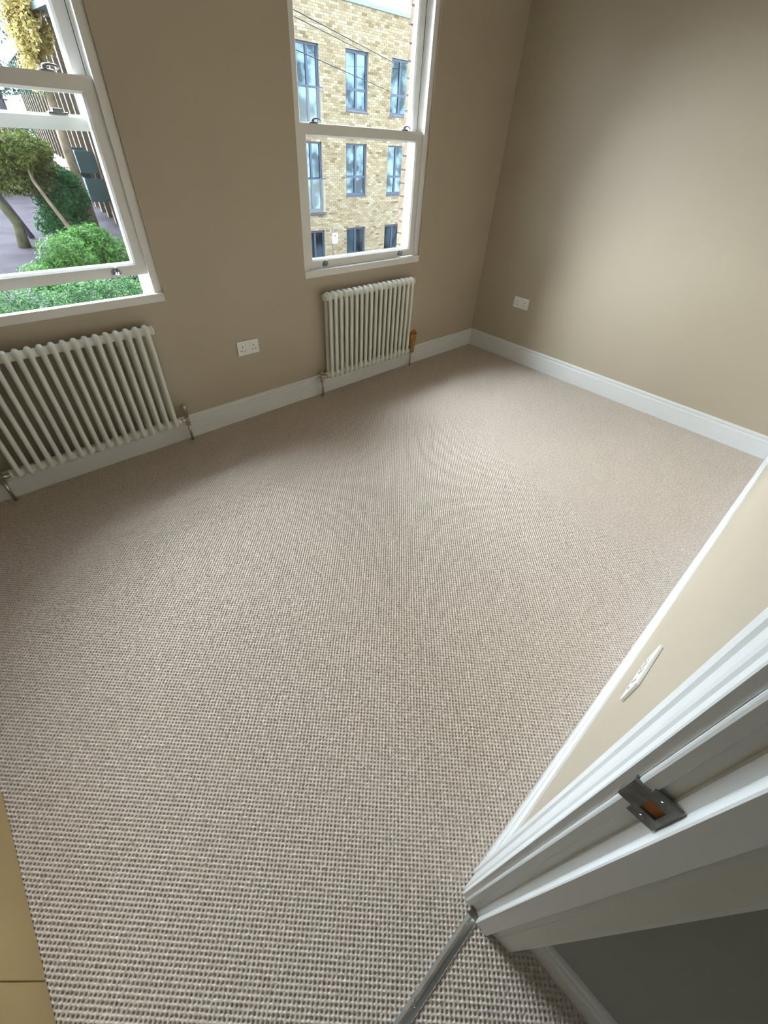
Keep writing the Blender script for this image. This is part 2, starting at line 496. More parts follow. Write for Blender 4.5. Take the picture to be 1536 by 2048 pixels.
# strike plate let into the lining
sp = tag(empty('strike_plate', (-3.2665, -2.63, 0.984)), 'dull metal latch strike plate screwed to the white door frame', 'strike plate')
def plate_poly(name, pts, x0, x1, m, parent, holes=()):
    bm = bmesh.new()
    A = [bm.verts.new((x0, y, z)) for y, z in pts]; B = [bm.verts.new((x1, y, z)) for y, z in pts]
    n = len(pts)
    for i in range(n): bm.faces.new((A[i], A[(i+1)%n], B[(i+1)%n], B[i]))
    bm.faces.new(A[::-1]); bm.faces.new(B)
    o = link_bm(name, bm, m, parent); o.location = -Vector(parent.location)
    return o
X0, X1 = -3.2690, -3.2655
hy0, hy1, hz0, hz1 = -2.6385, -2.6215, 0.9725, 0.9975
for (a, b, c, d) in ((-2.6450, hy0, 0.951, 1.018), (hy1, -2.6165, 0.951, 1.018), (hy0, hy1, 0.951, hz0), (hy0, hy1, hz1, 1.018)):
    pass
bm = bmesh.new()
box(bm, X0, X1, -2.6450, hy0, 0.951, 1.018); box(bm, X0, X1, hy1, -2.6165, 0.951, 1.018)
box(bm, X0, X1, hy0, hy1, 0.951, hz0); box(bm, X0, X1, hy0, hy1, hz1, 1.018)
o = link_bm('plate', bm, M['steel'], sp); o.location = -Vector(sp.location)
bm = bmesh.new()
box(bm, X0-0.001, X1, -2.6165, -2.6015, 0.966, 1.010)
box(bm, X0-0.0005, X1+0.004, -2.6015, -2.6000, 0.966, 1.010)
o = link_bm('lip', bm, M['steel'], sp); o.location = -Vector(sp.location)
o = box_obj('latch_pocket', (-3.2656, -3.2640, hy0, hy1, hz0, hz1), M['rawwood'], sp); o.location = -Vector(sp.location)
for zz in (0.9605, 1.0085):
    bm = bmesh.new(); lathe(bm, [(0.0035, 0), (0.0032, 0.0008), (0.001, 0.001)], (0, 0, 0), 'X', 12)
    for v in bm.verts: v.co.x *= -1
    o = link_bm('screw', bm, M['catch'], sp); o.location = Vector((X0, -2.630, zz)) - Vector(sp.location)

# threshold strip
ts = tag(empty('threshold_strip', ((DX0+DX1)/2, -2.637, 0)), 'silver metal carpet strip crossing the doorway floor', 'door strip')
bm = bmesh.new()
TP = [(-0.0145, -0.008), (-0.0145, 0.0005), (-0.0125, 0.0030), (-0.006, 0.0050), (0.0, 0.0056), (0.006, 0.0050), (0.0125, 0.0030), (0.0145, 0.0005), (0.0145, -0.008)]
extrude_profile(bm, TP, lambda u, v, t: (t, u, v), DX0 - (DX0+DX1)/2 + 0.001, DX1 - (DX0+DX1)/2 - 0.019)
link_bm('cover_bar', bm, M['strip'], ts)
for k in (-0.30, -0.1, 0.1, 0.30):
    bm = bmesh.new(); lathe(bm, [(0.0034, 0.0050), (0.0030, 0.0064), (0.0012, 0.0068)], (k+0.05, 0, 0), 'Z', 12)
    link_bm('screw', bm, M['chrome'], ts)

# ------------------------------------------------------------------ carpets (boucle pile: one instanced tile of loops)
def carpet(name, x0, x1, y0, y1, nx, ny, label):
    wd, ht = (x1-x0)/nx, (y1-y0)/ny
    K = 6; R = 12; N = K*R
    u = np.linspace(0, K, N+1); U, V = np.meshgrid(u, u, indexing='ij')
    p, q = U + V, U - V
    f = (np.cos(np.pi*p)**2) * (np.cos(np.pi*q)**2)
    h = -0.0052 * np.clip(f*1.45-0.28, 0, 1)**0.8
    # each loop (cell of the turned lattice) gets a height and a lean of its own, periodic over the tile
    ci = np.floor(p).astype(int); cj = np.floor(q).astype(int)
    hh = rng.normal(0, 0.0002, (64, 64))
    a = (ci % (2*K)); b = (cj % (2*K))
    ii = (((ci+cj)//2) % K) ; jj = (((ci-cj)//2) % K)
    par = (ci+cj) % 2
    ridge = 0.0
    wgt = (np.sin(np.pi*(p % 1))**2)*(np.sin(np.pi*(q % 1))**2)
    h = h + hh[ii*2+par, jj]*wgt*3 + ridge + 0.0006*wgt
    jit = rng.normal(0, 0.00011, (N, N)); jit = np.pad(jit, ((0,1),(0,1)), mode='wrap'); jit[-1,:] = jit[0,:]; jit[:,-1] = jit[:,0]
    h = h + jit
    X = (U/K - 0.5)*wd; Y = (V/K - 0.5)*ht
    co = np.stack([X, Y, h - 0.0005], -1).reshape(-1, 3)
    idx = np.arange((N+1)*(N+1)).reshape(N+1, N+1)
    F = np.stack([idx[:-1,:-1], idx[1:,:-1], idx[1:,1:], idx[:-1,1:]], -1).reshape(-1, 4)
    me = bpy.data.meshes.new(name)
    me.vertices.add(len(co)); me.vertices.foreach_set('co', co.ravel())
    me.loops.add(F.size); me.loops.foreach_set('vertex_index', F.ravel().astype(np.int32))
    me.polygons.add(len(F)); me.polygons.foreach_set('loop_start', np.arange(0, F.size, 4, dtype=np.int32))
    me.polygons.foreach_set('loop_total', np.full(len(F), 4, dtype=np.int32))
    me.update(); me.validate()
    me.polygons.foreach_set('use_smooth', np.ones(len(F), dtype=bool))
    me.materials.append(M['carpet'])
    o = bpy.data.objects.new(name, me); C.objects.link(o)
    o.location = ((x0+x1)/2, (y0+y1)/2, 0)
    g = bpy.data.node_groups.new(name + '_tiles', 'GeometryNodeTree')
    g.interface.new_socket('Geometry', in_out='INPUT', socket_type='NodeSocketGeometry')
    g.interface.new_socket('Geometry', in_out='OUTPUT', socket_type='NodeSocketGeometry')
    gi = g.nodes.new('NodeGroupInput'); go = g.nodes.new('NodeGroupOutput')
    gr = g.nodes.new('GeometryNodeMeshGrid')
    gr.inputs['Size X'].default_value = wd*(nx-1); gr.inputs['Size Y'].default_value = ht*(ny-1)
    gr.inputs['Vertices X'].default_value = nx; gr.inputs['Vertices Y'].default_value = ny
    ip = g.nodes.new('GeometryNodeInstanceOnPoints')
    g.links.new(gr.outputs['Mesh'], ip.inputs['Points'])
    g.links.new(gi.outputs[0], ip.inputs['Instance'])
    g.links.new(ip.outputs[0], go.inputs[0])
    md = o.modifiers.new('tiles', 'NODES'); md.node_group = g
    return tag(o, label, 'carpet', 'fitted loop-pile carpets', kind='stuff')
carpet('carpet', XL+0.019, XR-0.019, -2.624, -0.019, 51, 28, 'beige loop-pile carpet covering the floor of the empty room')
carpet('carpet', XL+0.01, HX-0.018, -5.09, -2.650, 16, 26, 'same beige loop-pile carpet on the landing floor outside the doorway')

# ------------------------------------------------------------------ sash windows
def ring(bm, x0, x1, z0, z1, wl, wr, wt, wb, y0, y1, ch=0.009, cd=0.010):
    """rectangular frame; inner edge chamfered on the room side"""
    def loop(a, b, c, d, y): return [bm.verts.new(p) for p in ((a, y, c), (b, y, c), (b, y, d), (a, y, d))]
    L = [loop(x0, x1, z0, z1, y0),
         loop(x0+wl-ch, x1-wr+ch, z0+wb-ch, z1-wt+ch, y0),
         loop(x0+wl, x1-wr, z0+wb, z1-wt, y0+cd),
         loop(x0+wl, x1-wr, z0+wb, z1-wt, y1),
         loop(x0, x1, z0, z1, y1)]
    for a, b in zip(L, L[1:] + L[:1]):
        for k in range(4):
            bm.faces.new((a[k], a[(k+1) % 4], b[(k+1) % 4], b[k]))

def fastener(parent, x, z, y):
    f = bmesh.new()
    ellipsoid(f, (x, y, z+0.003), (0.030, 0.014, 0.006), 0.8)
    lathe(f, [(0.009, 0.0), (0.009, 0.012), (0.006, 0.016)], (x-0.004, y, z+0.004), 'Z', 12)
    tube(f, [(x-0.006, y, z+0.018), (x+0.018, y-0.002, z+0.021), (x+0.036, y-0.004, z+0.019), (x+0.042, y-0.004, z+0.010)], [0.0045, 0.004, 0.004, 0.006], 8)
    return link_bm('fastener', f, M['catch'], parent, smooth=True)

def keeper(parent, x, z, y):
    f = bmesh.new()
    box(f, x-0.035, x+0.035, y-0.012, y+0.010, z, z+0.005)
    box(f, x-0.018, x+0.018, y-0.009, y+0.009, z+0.005, z+0.016)
    bevel(f, 0.0015)
    return link_bm('keeper', f, M['catch'], parent)

def sash_lift(parent, x, z, y):
    f = bmesh.new()
    n = 14   # half-round back plate
    pts = [(x + 0.021*math.cos(math.pi*k/n), z - 0.006 + 0.020*math.sin(math.pi*k/n)) for k in range(n+1)]
    pts += [(x-0.021, z-0.012), (x+0.021, z-0.012)]
    pts = pts[:n+1] + [(x-0.021, z-0.014), (x+0.021, z-0.014)]
    A = [f.verts.new((px, y, pz)) for px, pz in pts]; B = [f.verts.new((px, y-0.003, pz)) for px, pz in pts]
    for i in range(len(pts)): f.faces.new((A[i], A[(i+1) % len(pts)], B[(i+1) % len(pts)], B[i]))
    f.faces.new(A[::-1]); f.faces.new(B)
    tube(f, [(x, y-0.002, z-0.004), (x, y-0.014, z-0.006), (x, y-0.022, z+0.004), (x-0.002, y-0.022, z+0.020)], [0.012, 0.010, 0.008, 0.004], 10)
    return link_bm('sash_lift', f, M['catch'], parent, smooth=False)

def sash_window(name, x0, x1, raise_, lower_, label):
    root = struct(empty(name, ((x0+x1)/2, 0.08, ZS)), label)
    off = -Vector(root.location)
    def add(o):
        o.location = off; return o
    jw = 0.033
    bm = bmesh.new()
    for s, xe in ((1, x0), (-1, x1)):       # left / right box frame
        def bx(a, b, y0, y1, z0=ZS+0.004, z1=ZH):
            xa, xb = xe + s*a, xe + s*b
            box(bm, min(xa, xb), max(xa, xb), y0, y1, z0, z1)
        bx(0.0005, jw, 0.020, 0.147)            # pulley stile and inner lining
        bx(0.0005, jw+0.006, 0.015, 0.0285)     # staff bead
        bx(jw, jw+0.007, 0.0770, 0.0825)        # parting bead
        bx(0.0205, jw+0.022, 0.1275, 0.1465)     # outer lining
    box(bm, x0+0.034, x1-0.034, 0.020, 0.147, ZH-0.045, ZH-0.0005)
    o = add(link_bm('box_frame', bm, M['frame'], root))
    # window board and sill
    bm = bmesh.new()
    box(bm, x0+0.0005, x1-0.0005, -0.004, 0.030, ZS+0.0005, ZS+0.041); bevel(bm, 0.004)
    add(link_bm('window_board', bm, M['frame'], root))
    bm = bmesh.new()
    P = [(0.0305, ZS+0.0005), (0.0305, ZS+0.032), (0.076, ZS+0.024), (0.150, ZS+0.004), (0.250, ZS-0.022), (0.250, ZS-0.045), (0.228, ZS-0.045), (0.226, ZS-0.0195), (0.150, ZS-0.0195), (0.150, ZS+0.0005)]
    extrude_profile(bm, P, lambda u, v, t: (t, u, v), x0+0.0225, x1-0.0225)
    add(link_bm('outer_sill', bm, M['frame'], root))
    # dark strips: shade of the gaps and slots beside the sashes, put in as colour
    for s, xe in ((1, x0), (-1, x1)):
        xa, xb = xe + s*jw, xe + s*(jw+0.009)
        add(box_obj('gap_strip', (min(xa, xb), max(xa, xb), 0.0830, 0.0885, 1.44, 2.03), M['gap_shade'], root))
        xa, xb = xe + s*(jw-0.001), xe + s*(jw+0.0012)
        add(box_obj('gap_strip', (min(xa, xb), max(xa, xb), 0.1080, 0.1125, 0.95, 1.40), M['gap_shade'], root))
    a, b = x0 + jw + 0.003, x1 - jw - 0.003
    # lower sash (room side)
    z0 = ZS + 0.042 + raise_; z1 = z0 + 0.694
    bm = bmesh.new()
    ring(bm, a, b, z0, z1, 0.056, 0.056, 0.054, 0.052, 0.0300, 0.0740)
    ls = add(link_bm('lower_sash', bm, M['frame'], root))
    g = box_obj('glass_pane', (a+0.050, b-0.050, 0.0520, 0.0560, z0+0.046, z1-0.048), M['glass'], ls)
    for xx in (x0+0.182, x1-0.182):
        sash_lift(ls, xx, z0+0.026, 0.0300)
    for xx in (x0+0.155, x1-0.185):
        fastener(ls, xx, z1, 0.054)
    # upper sash (outer track)
    u0 = z1 - raise_ - 0.046 - lower_; u1 = ZH - 0.046 - lower_
    bm = bmesh.new()
    ring(bm, a+0.006, b-0.006, u0, u1, 0.053, 0.053, 0.054, 0.050, 0.0840, 0.1260)
    us = add(link_bm('upper_sash', bm, M['frame'], root))
    box_obj('glass_pane', (a+0.053, b-0.053, 0.1050, 0.1090, u0+0.046, u1-0.048), M['glass'], us)
    if lower_ > 0:
        for xx in (x0+0.155, x1-0.185): keeper(us, xx, u0+0.050, 0.096)
    return root
sash_window('window_1', W1[0], W1[1], 0.085, 0.035, 'white sash window over the garden, its lower sash raised a little')
sash_window('window_2', W2[0], W2[1], 0.0, 0.0, 'closed white sash window facing the yellow brick block')

# brick reveals outside the windows: each brick a piece of the outer wall
wo_ = bpy.data.objects['wall_outside']
bm = bmesh.new(); box(bm, -0.0045, 0.0045, -0.036, 0.036, -0.0325, 0.0325); bevel(bm, 0.002, 1)
pb = link_bm('brick', bm, M['ownbrick'], wo_)
first = True
for (x0, x1) in (W1, W2):
    for s, xe in ((1, x0), (-1, x1)):
        z = ZS + 0.045
        while z < ZH - 0.03:
            if first: o = pb; first = False
            else:
                o = pb.copy(); C.objects.link(o)
            o.location = (xe + s*(0.02+0.0035 + random.uniform(-0.001, 0.001)), 0.1885, z)
            z += 0.075

# ------------------------------------------------------------------ column radiators
def make_column():
    bm = bmesh.new()
    D = 0.0235
    top = [(-D, 0.672), (-0.0215, 0.688), (-0.0165, 0.6975), (-0.008, 0.7015), (0.0, 0.7025), (0.008, 0.7015), (0.0165, 0.6975), (0.0215, 0.688), (D, 0.672)]
    bot = [(y, 0.840 - z) for y, z in reversed(top)]
    arc = [0.0118, 0.0132, 0.0140, 0.0142, 0.0142, 0.0142, 0.0140, 0.0132, 0.0118]
    loop = [(0, D, 0.40), (0, D, 0.19)] + [(0, y, z) for y, z in bot] + [(0, -D, 0.19), (0, -D, 0.40), (0, -D, 0.65)] + [(0, y, z) for y, z in top] + [(0, D, 0.65), (0, D, 0.40)]
    rad = [0.0115, 0.0115] + arc + [0.0115]*3 + arc + [0.0115]*2
    tube(bm, loop, rad, 14)
    for zz in (0.686, 0.154):
        ellipsoid(bm, (0, 0, zz), (0.0200, 0.0300, 0.0240), 0.8, 18, 12)
        tube(bm, [(-0.0231, 0, zz), (0.0231, 0, zz)], 0.0195, 18)
    return bm
col_mesh = None
def radiator(x_left, n, label, y=-0.062):
    global col_mesh
    root = tag(empty('column_radiator', (x_left + n*0.0462/2, y, 0)), label, 'radiator', 'column radiators under the windows')
    for k in range(n):
        lx = (k + 0.5 - n/2) * 0.0462
        if col_mesh is None:
            o = link_bm('column', make_column(), M['radiator'], root, smooth=True); col_mesh = o.data
        else:
            o = bpy.data.objects.new('column', col_mesh); C.objects.link(o); o.parent = root
        o.location = (lx, 0, 0)
    h = n*0.0462/2
    for s in (-1, 1):
        for zz in (0.686, 0.154):
            bm = bmesh.new()
            lathe(bm, [(0.020, 0), (0.022, 0.003), (0.022, 0.010), (0.016, 0.013)], (s*h, 0, zz), 'X', 18)
            if s < 0:
                for v in bm.verts: v.co.x = -h - (v.co.x + h)
            link_bm('end_plug', bm, M['radiator'], root, smooth=False)
    for lx in (-h*0.6, h*0.6):
        for zz in (0.655, 0.185):
            box_obj('wall_bracket', (lx-0.012, lx+0.012, 0.010, 0.0615, zz-0.014, zz+0.014), M['radiator'], root)
    bm = bmesh.new()     # bleed vent
    lathe(bm, [(0.006, 0), (0.006, 0.010), (0.004, 0.012)], (0, 0, 0), 'Y', 10)
    o = link_bm('bleed_vent', bm, M['chrome'], root); o.location = (-h-0.005, -0.036, 0.686)
    return root
R1x = (-3.745, 18); R2x = (-1.795, 18)
ra = radiator(R1x[0], 18, 'white column radiator below the left window, left end out of frame')
rb = radiator(R2x[0], 18, 'white column radiator below the right window, brown paper at its valve')

def valve(x, toward, label, head=True, y=-0.062, group=None):
    """pipe, body, tail and head; toward = +1 when the radiator is on the +x side"""
    root = tag(empty('radiator_valve', (x, y, 0)), label, 'valve', 'radiator valves on the floor pipes')
    bm = bmesh.new(); lathe(bm, [(0.026, 0.0), (0.026, 0.004), (0.020, 0.008), (0.0095, 0.009)], (0,0,0), 'Z', 24)
    link_bm('floor_collar', bm, M['chrome'], root, smooth=False)
    bm = bmesh.new(); tube(bm, [(0, 0, 0.004), (0, 0, 0.125)], 0.0078, 14); link_bm('pipe', bm, M['chrome'], root, smooth=True)
    bm = bmesh.new()
    lathe(bm, [(0.010, 0.112), (0.0135, 0.114), (0.0135, 0.126), (0.011, 0.128), (0.0125, 0.132), (0.0135, 0.146), (0.0125, 0.163), (0.010, 0.168)], (0,0,0), 'Z', 18)
    lathe(bm, [(0.009, 0.0), (0.009, 0.016), (0.014, 0.017), (0.014, 0.029), (0.010, 0.031), (0.010, 0.0385)], (0, 0, 0.150), 'X', 18)
    if toward < 0:
        for v in bm.verts:
            v.co.x = -v.co.x
    link_bm('valve_body', bm, M['chrome'], root, smooth=False)
    bm = bmesh.new()
    if head:
        lathe(bm, [(0.0125, 0.168), (0.0145, 0.180), (0.017, 0.205), (0.019, 0.235), (0.0185, 0.243), (0.013, 0.247)], (0,0,0), 'Z', 20)
        link_bm('valve_head', bm, M['chrome'], root, smooth=True)
    else:
        lathe(bm, [(0.012, 0.168), (0.0125, 0.182), (0.0115, 0.192), (0.006, 0.195)], (0,0,0), 'Z', 20)
        link_bm('lockshield_cap', bm, M['chrome'], root, smooth=True)
    return root
e1 = R1x[0] + 18*0.0462; e2 = R2x[0] + 18*0.0462
TAIL = 0.052
valve(e1 + TAIL, -1, 'nickel valve with tall round head, right of the left radiator')
valve(R1x[0] - TAIL, 1, 'nickel valve at the left end of the left radiator')
valve(R2x[0] - TAIL, 1, 'small capped nickel valve left of the right radiator', head=False)
valve(e2 + TAIL, -1, 'nickel valve right of the right radiator, wrapped in brown paper')
# paper wrapped round the last valve
def paper_cover(x, y):
    bm = bmesh.new()
    prof = [(0.0225, 0.132), (0.024, 0.150), (0.026, 0.175), (0.029, 0.200), (0.031, 0.225), (0.032, 0.250), (0.029, 0.268), (0.031, 0.285)]
    seg = 22; rings = []
    r2 = random.Random(3)
    for j, (r, h) in enumerate(prof):
        ring_ = []
        for k in range(seg):
            a = 2*math.pi*k/seg
            rr = r*(1 + 0.10*math.sin(3*a + j*0.7) + r2.uniform(-0.05, 0.05))
            ear = 0.022*max(0, math.cos(a - 0.2))**4 if j == len(prof)-1 else 0
            ring_.append(bm.verts.new((rr*math.cos(a), rr*math.sin(a), h + ear + r2.uniform(-0.003, 0.003))))
        rings.append(ring_)
    for a, b in zip(rings, rings[1:]):
        for k in range(seg): bm.faces.new((a[k], a[(k+1)%seg], b[(k+1)%seg], b[k]))
    c = bm.verts.new((0, 0, 0.266))
    for k in range(seg): bm.faces.new((c, rings[-1][k], rings[-1][(k+1)%seg]))
    o = link_bm('paper_wrap', bm, M['paper'], None, smooth=False)
    o.location = (x, y, 0)
    sol = o.modifiers.new('thickness', 'SOLIDIFY'); sol.thickness = 0.0006
    return tag(o, 'crumpled brown paper wrapped around the right radiator\'s valve', 'paper')
paper_cover(e2 + TAIL + 0.002, -0.064)

# ------------------------------------------------------------------ double sockets
def socket(label, loc, rz, red=False):
    """centre of the back of the plate; built facing -Y then turned"""
    root = tag(empty('wall_socket', loc), label, 'socket', 'double wall sockets')
    root.rotation_euler = (0, 0, rz)
    bm = bmesh.new(); box(bm, -0.073, 0.073, -0.0095, 0.0, -0.043, 0.043); bevel(bm, 0.003, 3)
    link_bm('face_plate', bm, M['plastic'], root)
    for cx in (-0.0375, 0.0375):
        sx = cx*0.36 if cx < 0 else cx*0.36
        o = box_obj('rocker_switch', (sx-0.006, sx+0.006, -0.0135, -0.0096, 0.012, 0.030), M['plastic'], root, 0.0012)
        o = box_obj('pin_hole', (cx-0.0022, cx+0.0022, -0.0101, -0.0092, 0.004, 0.013), M['hole'], root)
        for dx in (-0.011, 0.011):
            box_obj('pin_hole', (cx+dx-0.0034, cx+dx+0.0034, -0.0101, -0.0092, -0.0185, -0.0140), M['hole'], root)
        if red:
            box_obj('indicator', (sx-0.003, sx+0.003, -0.0142, -0.0134, 0.024, 0.0285), M['red'], root)
    for sx in (-0.060, 0.060):
        bm = bmesh.new(); lathe(bm, [(0.0035, -0.0100), (0.0030, -0.0094)], (sx, 0, 0), 'Y', 10)
        link_bm('screw', bm, M['plastic'], root)
    return root
socket('white double socket on the window wall between the two radiators', (-2.363, 0.0, 0.464), 0)
socket('white double socket on the right-hand wall near the corner', (0.0, -0.472, 0.482), math.radians(-90))
socket('white double socket seen edge-on, on the door wall above the skirting', (-2.762, YF, 0.583), math.radians(180), red=True)

# ------------------------------------------------------------------ tan cupboard at the bottom left
cb = tag(empty('cupboard', (-4.39, -2.05, 0)), 'plain tan wooden cupboard front at the bottom left corner', 'cupboard')
def cpart(name, b, bev=0.0015):
    o = box_obj(name, b, M['tan'], cb, bev); o.location = -Vector(cb.location); return o
cpart('carcass', (XL+0.004, -4.122, -2.574, -1.532, 0.001, 2.2))
cpart('door', (-4.1205, -4.100, -2.530, -2.0305, 0.001, 2.19))
cpart('door', (-4.1205, -4.100, -2.0275, -1.530, 0.001, 2.19))

# ------------------------------------------------------------------ outside: ground
GZ = -3.1
bm = bmesh.new(); box(bm, -60, 90, 0.3, 160, GZ-0.2, GZ)
tag(struct(link_bm('ground', bm, M['asphalt'])), 'purple-grey paved ground beyond the garden')

# ------------------------------------------------------------------ outside: brick block opposite
blk = tag(empty('apartment_building', (3.3, 15, GZ)), 'yellow brick apartment block with blue-framed windows across the street', 'building')
OFF = -Vector(blk.location)
def bpart(o):
    o.location = OFF; return o
FX0, FX1, FY = 3.3, 20.0, 15.0
ROOF = 4.86
openings = []
cols = [(3.92, 5.04, 'w'), (6.22, 7.34, 'w'), (8.36, 9.34, 'd'), (10.53, 11.65, 'w'), (12.86, 13.98, 'w'), (15.16, 16.28, 'w'), (17.46, 18.58, 'w')]
for a, b, t in cols:
    if t == 'd':
        openings += [(a, b, 1.58, 3.75, 'd'), (a, b, -1.02, 1.20, 'd'), (a, b, GZ+0.1, -1.68, 'g')]
    else:
        openings += [(a, b, 2.13, 3.77, 'w'), (a, b, -0.52, 1.21, 'w'), (a, b, GZ+0.35, -1.68, 'g')]
xs = sorted({FX0, FX1} | {c for o in openings for c in o[:2]})
zs = sorted({GZ, ROOF} | {c for o in openings for c in o[2:4]})
bm = bmesh.new()
wall_with_holes(bm, xs, zs, [o[:4] for o in openings], FY, FY+0.3)
bpart(link_bm('mortar_wall', bm, M['mortar'], blk))
# bricks: every brick in relief, one stuff part
verts = []; faces = []; tones = []
def addbrick(x0, x1, z0, z1, y):
    y += random.uniform(-0.003, 0.003)
    n = len(verts)
    verts.extend([(x0, y, z0), (x1, y, z0), (x1, y, z1), (x0, y, z1), (x0-0.002, FY, z0-0.002), (x1+0.002, FY, z0-0.002), (x1+0.002, FY, z1+0.002), (x0-0.002, FY, z1+0.002)])
    for f in ((0,1,2,3), (0,4,5,1), (1,5,6,2), (2,6,7,3), (3,7,4,0)): faces.append(tuple(n+i for i in f))
    t = min(1, max(0, random.gauss(0.62, 0.27)))
    tones.extend([t]*5)
course = 0.075; L = 0.225
nrow = int((ROOF-GZ)/course)
for r in range(nrow):
    z0 = GZ + r*course + 0.006; z1 = z0 + 0.063; zc = (z0+z1)/2
    x = FX0 - (L/2 if r % 2 else 0)
    cuts = sorted([(o[0], o[1]) for o in openings if o[2] < zc < o[3]])
    while x < FX1:
        a, b = x+0.006, x+L-0.006
        x += L
        a = max(a, FX0); b = min(b, FX1)
        segs = [(a, b)]
        for c0, c1 in cuts:
            ns = []
            for s0, s1 in segs:
                if s1 <= c0 or s0 >= c1: ns.append((s0, s1)); continue
                if s0 < c0: ns.append((s0, c0))
                if s1 > c1: ns.append((c1, s1))
            segs = ns
        for s0, s1 in segs:
            if s1 - s0 > 0.03: addbrick(s0, s1, z0, z1, FY-0.010)
me = bpy.data.meshes.new('brickwork'); me.from_pydata(verts, [], faces); me.update()
at_ = me.attributes.new('tone', 'FLOAT', 'FACE'); at_.data.foreach_set('value', tones)
me.materials.append(M['bricks'])
bw = bpy.data.objects.new('brickwork', me); C.objects.link(bw); bw.parent = blk; bw.location = OFF; bw['kind'] = 'stuff'
for a, b, c, d, t in openings:
    bm = bmesh.new(); yy = FY + 0.07; fw = 0.085
    def bar(x0, x1, z0, z1, y0=yy, y1=yy+0.08): box(bm, x0, x1, y0, y1, z0, z1)
    bar(a+0.002, a+fw, c+0.002, d-0.002); bar(b-fw, b-0.002, c+0.002, d-0.002)
    bar(a+fw, b-fw, d-fw, d-0.002); bar(a+fw, b-fw, c+0.002, c+fw)
    m_ = (a+b)/2
    bar(m_-0.045, m_+0.045, c+fw, d-fw, yy+0.002)
    if t == 'w':
        zt = c + (d-c)*0.37
        bar(a+fw, b-fw, zt-0.04, zt+0.04, yy+0.004)
        box(bm, a-0.01, b+0.01, FY-0.035, yy, c-0.035, c+0.001)
    fo = bpart(link_bm('window', bm, M['blueframe'], blk))
    box_obj('pane', (a+fw-0.01, b-fw+0.01, yy+0.035, yy+0.05, c+fw-0.01, d-fw+0.01), M['fglass'], fo)
    if t == 'd':
        h = 1.10
        bm = bmesh.new()
        box(bm, a-0.03, b+0.05, FY-0.10, FY-0.06, c+h-0.04, c+h)
        bo = bpart(link_bm('balcony_rail', bm, M['blueframe'], blk))
        bpart(box_obj('balcony_base', (a-0.03, b+0.05, FY-0.10, FY-0.011, c-0.08, c-0.02), M['blueframe'], blk))
        box_obj('balcony_glass', (a-0.02, b+0.04, FY-0.085, FY-0.075, c-0.02, c+h-0.04), M['glass'], bo)
bpart(box_obj('roof_coping', (FX0-0.05, FX1+0.05, FY-0.06, FY+0.35, ROOF, ROOF+0.11), M['coping'], blk))
bpart(box_obj('roof', (FX0+0.2, FX1-0.1, FY+0.36, FY+12, ROOF-0.4, ROOF-0.2), M['coping'], blk))
# side wing running away from the corner: piers, panels, band, balconies
SD = Vector((0.1339, 0.991, 0)); SN = Vector((-0.991, 0.1339, 0))       # along / outwards
Ms = Matrix(((SD.x, SN.x, 0, FX0), (SD.y, SN.y, 0, FY), (0, 0, 1, 0), (0, 0, 0, 1)))
SL = 56.0
bpart(box_obj('side_wall', (0.01, SL, -0.5, 0.0, GZ, ROOF), M['sidepanel'], blk, 0, Ms))
s = 0.35; k = 0
while s < SL - 0.6:
    bpart(box_obj('pier', (s, s+0.42, 0.0, 0.22, GZ, ROOF), M['band'] if k % 5 == 9 else M['ownbrick'], blk, 0, Ms))
    if s < 42:
        for zc, hh in ((2.9, 1.6), (0.3, 1.6), (-2.2, 1.3)):
            w0 = bpart(box_obj('window', (s+0.75, s+2.0, 0.0, 0.05, zc-hh/2, zc+hh/2), M['blueframe'], blk, 0, Ms))
            box_obj('pane', (s+0.83, s+1.92, 0.05, 0.06, zc-hh/2+0.08, zc+hh/2-0.08), M['fglass'], w0, 0, Ms)
    s += 2.3; k += 1
bpart(box_obj('fascia_band', (20.5, SL-2, 0.0, 0.5, -1.75, -1.25), M['band'], blk, 0, Ms))
for (a, b, z0, z1) in ((14.0, 18.6, -1.95, -1.05), (14.6, 18.2, -0.75, 0.05)):
    bm = bmesh.new()
    box(bm, a, b, 0.22, 1.1, z0-0.1, z0, Ms); box(bm, a, b, 1.04, 1.1, z0, z1, Ms); box(bm, a, a+0.06, 0.22, 1.04, z0, z1, Ms); box(bm, b-0.06, b, 0.22, 1.04, z0, z1, Ms)
    bpart(link_bm('side_balcony', bm, M['teal'], blk))
bpart(box_obj('side_coping', (0.2, SL, -0.5, 0.3, ROOF, ROOF+0.11), M['coping'], blk, 0, Ms))

# far taller block
fb = tag(empty('far_building', (11.0, 74, GZ)), 'pale green-grey tower rising behind the yellow autumn tree', 'building')
FO = -Vector(fb.location)
for nm, b, m in (('wall', (12.7, 18.6, 74, 82, GZ, 24), M['farwall']), ('roof', (12.5, 18.8, 73.8, 82.2, 24, 24.4), M['coping'])):
    o = box_obj(nm, b, m, fb); o.location = FO
for i in range(3):
    for j in range(7):
        o = box_obj('window', (13.3+i*1.9, 14.3+i*1.9, 73.93, 74.0, -1+j*3.1, 0.4+j*3.1), M['fglass'], fb); o.location = FO

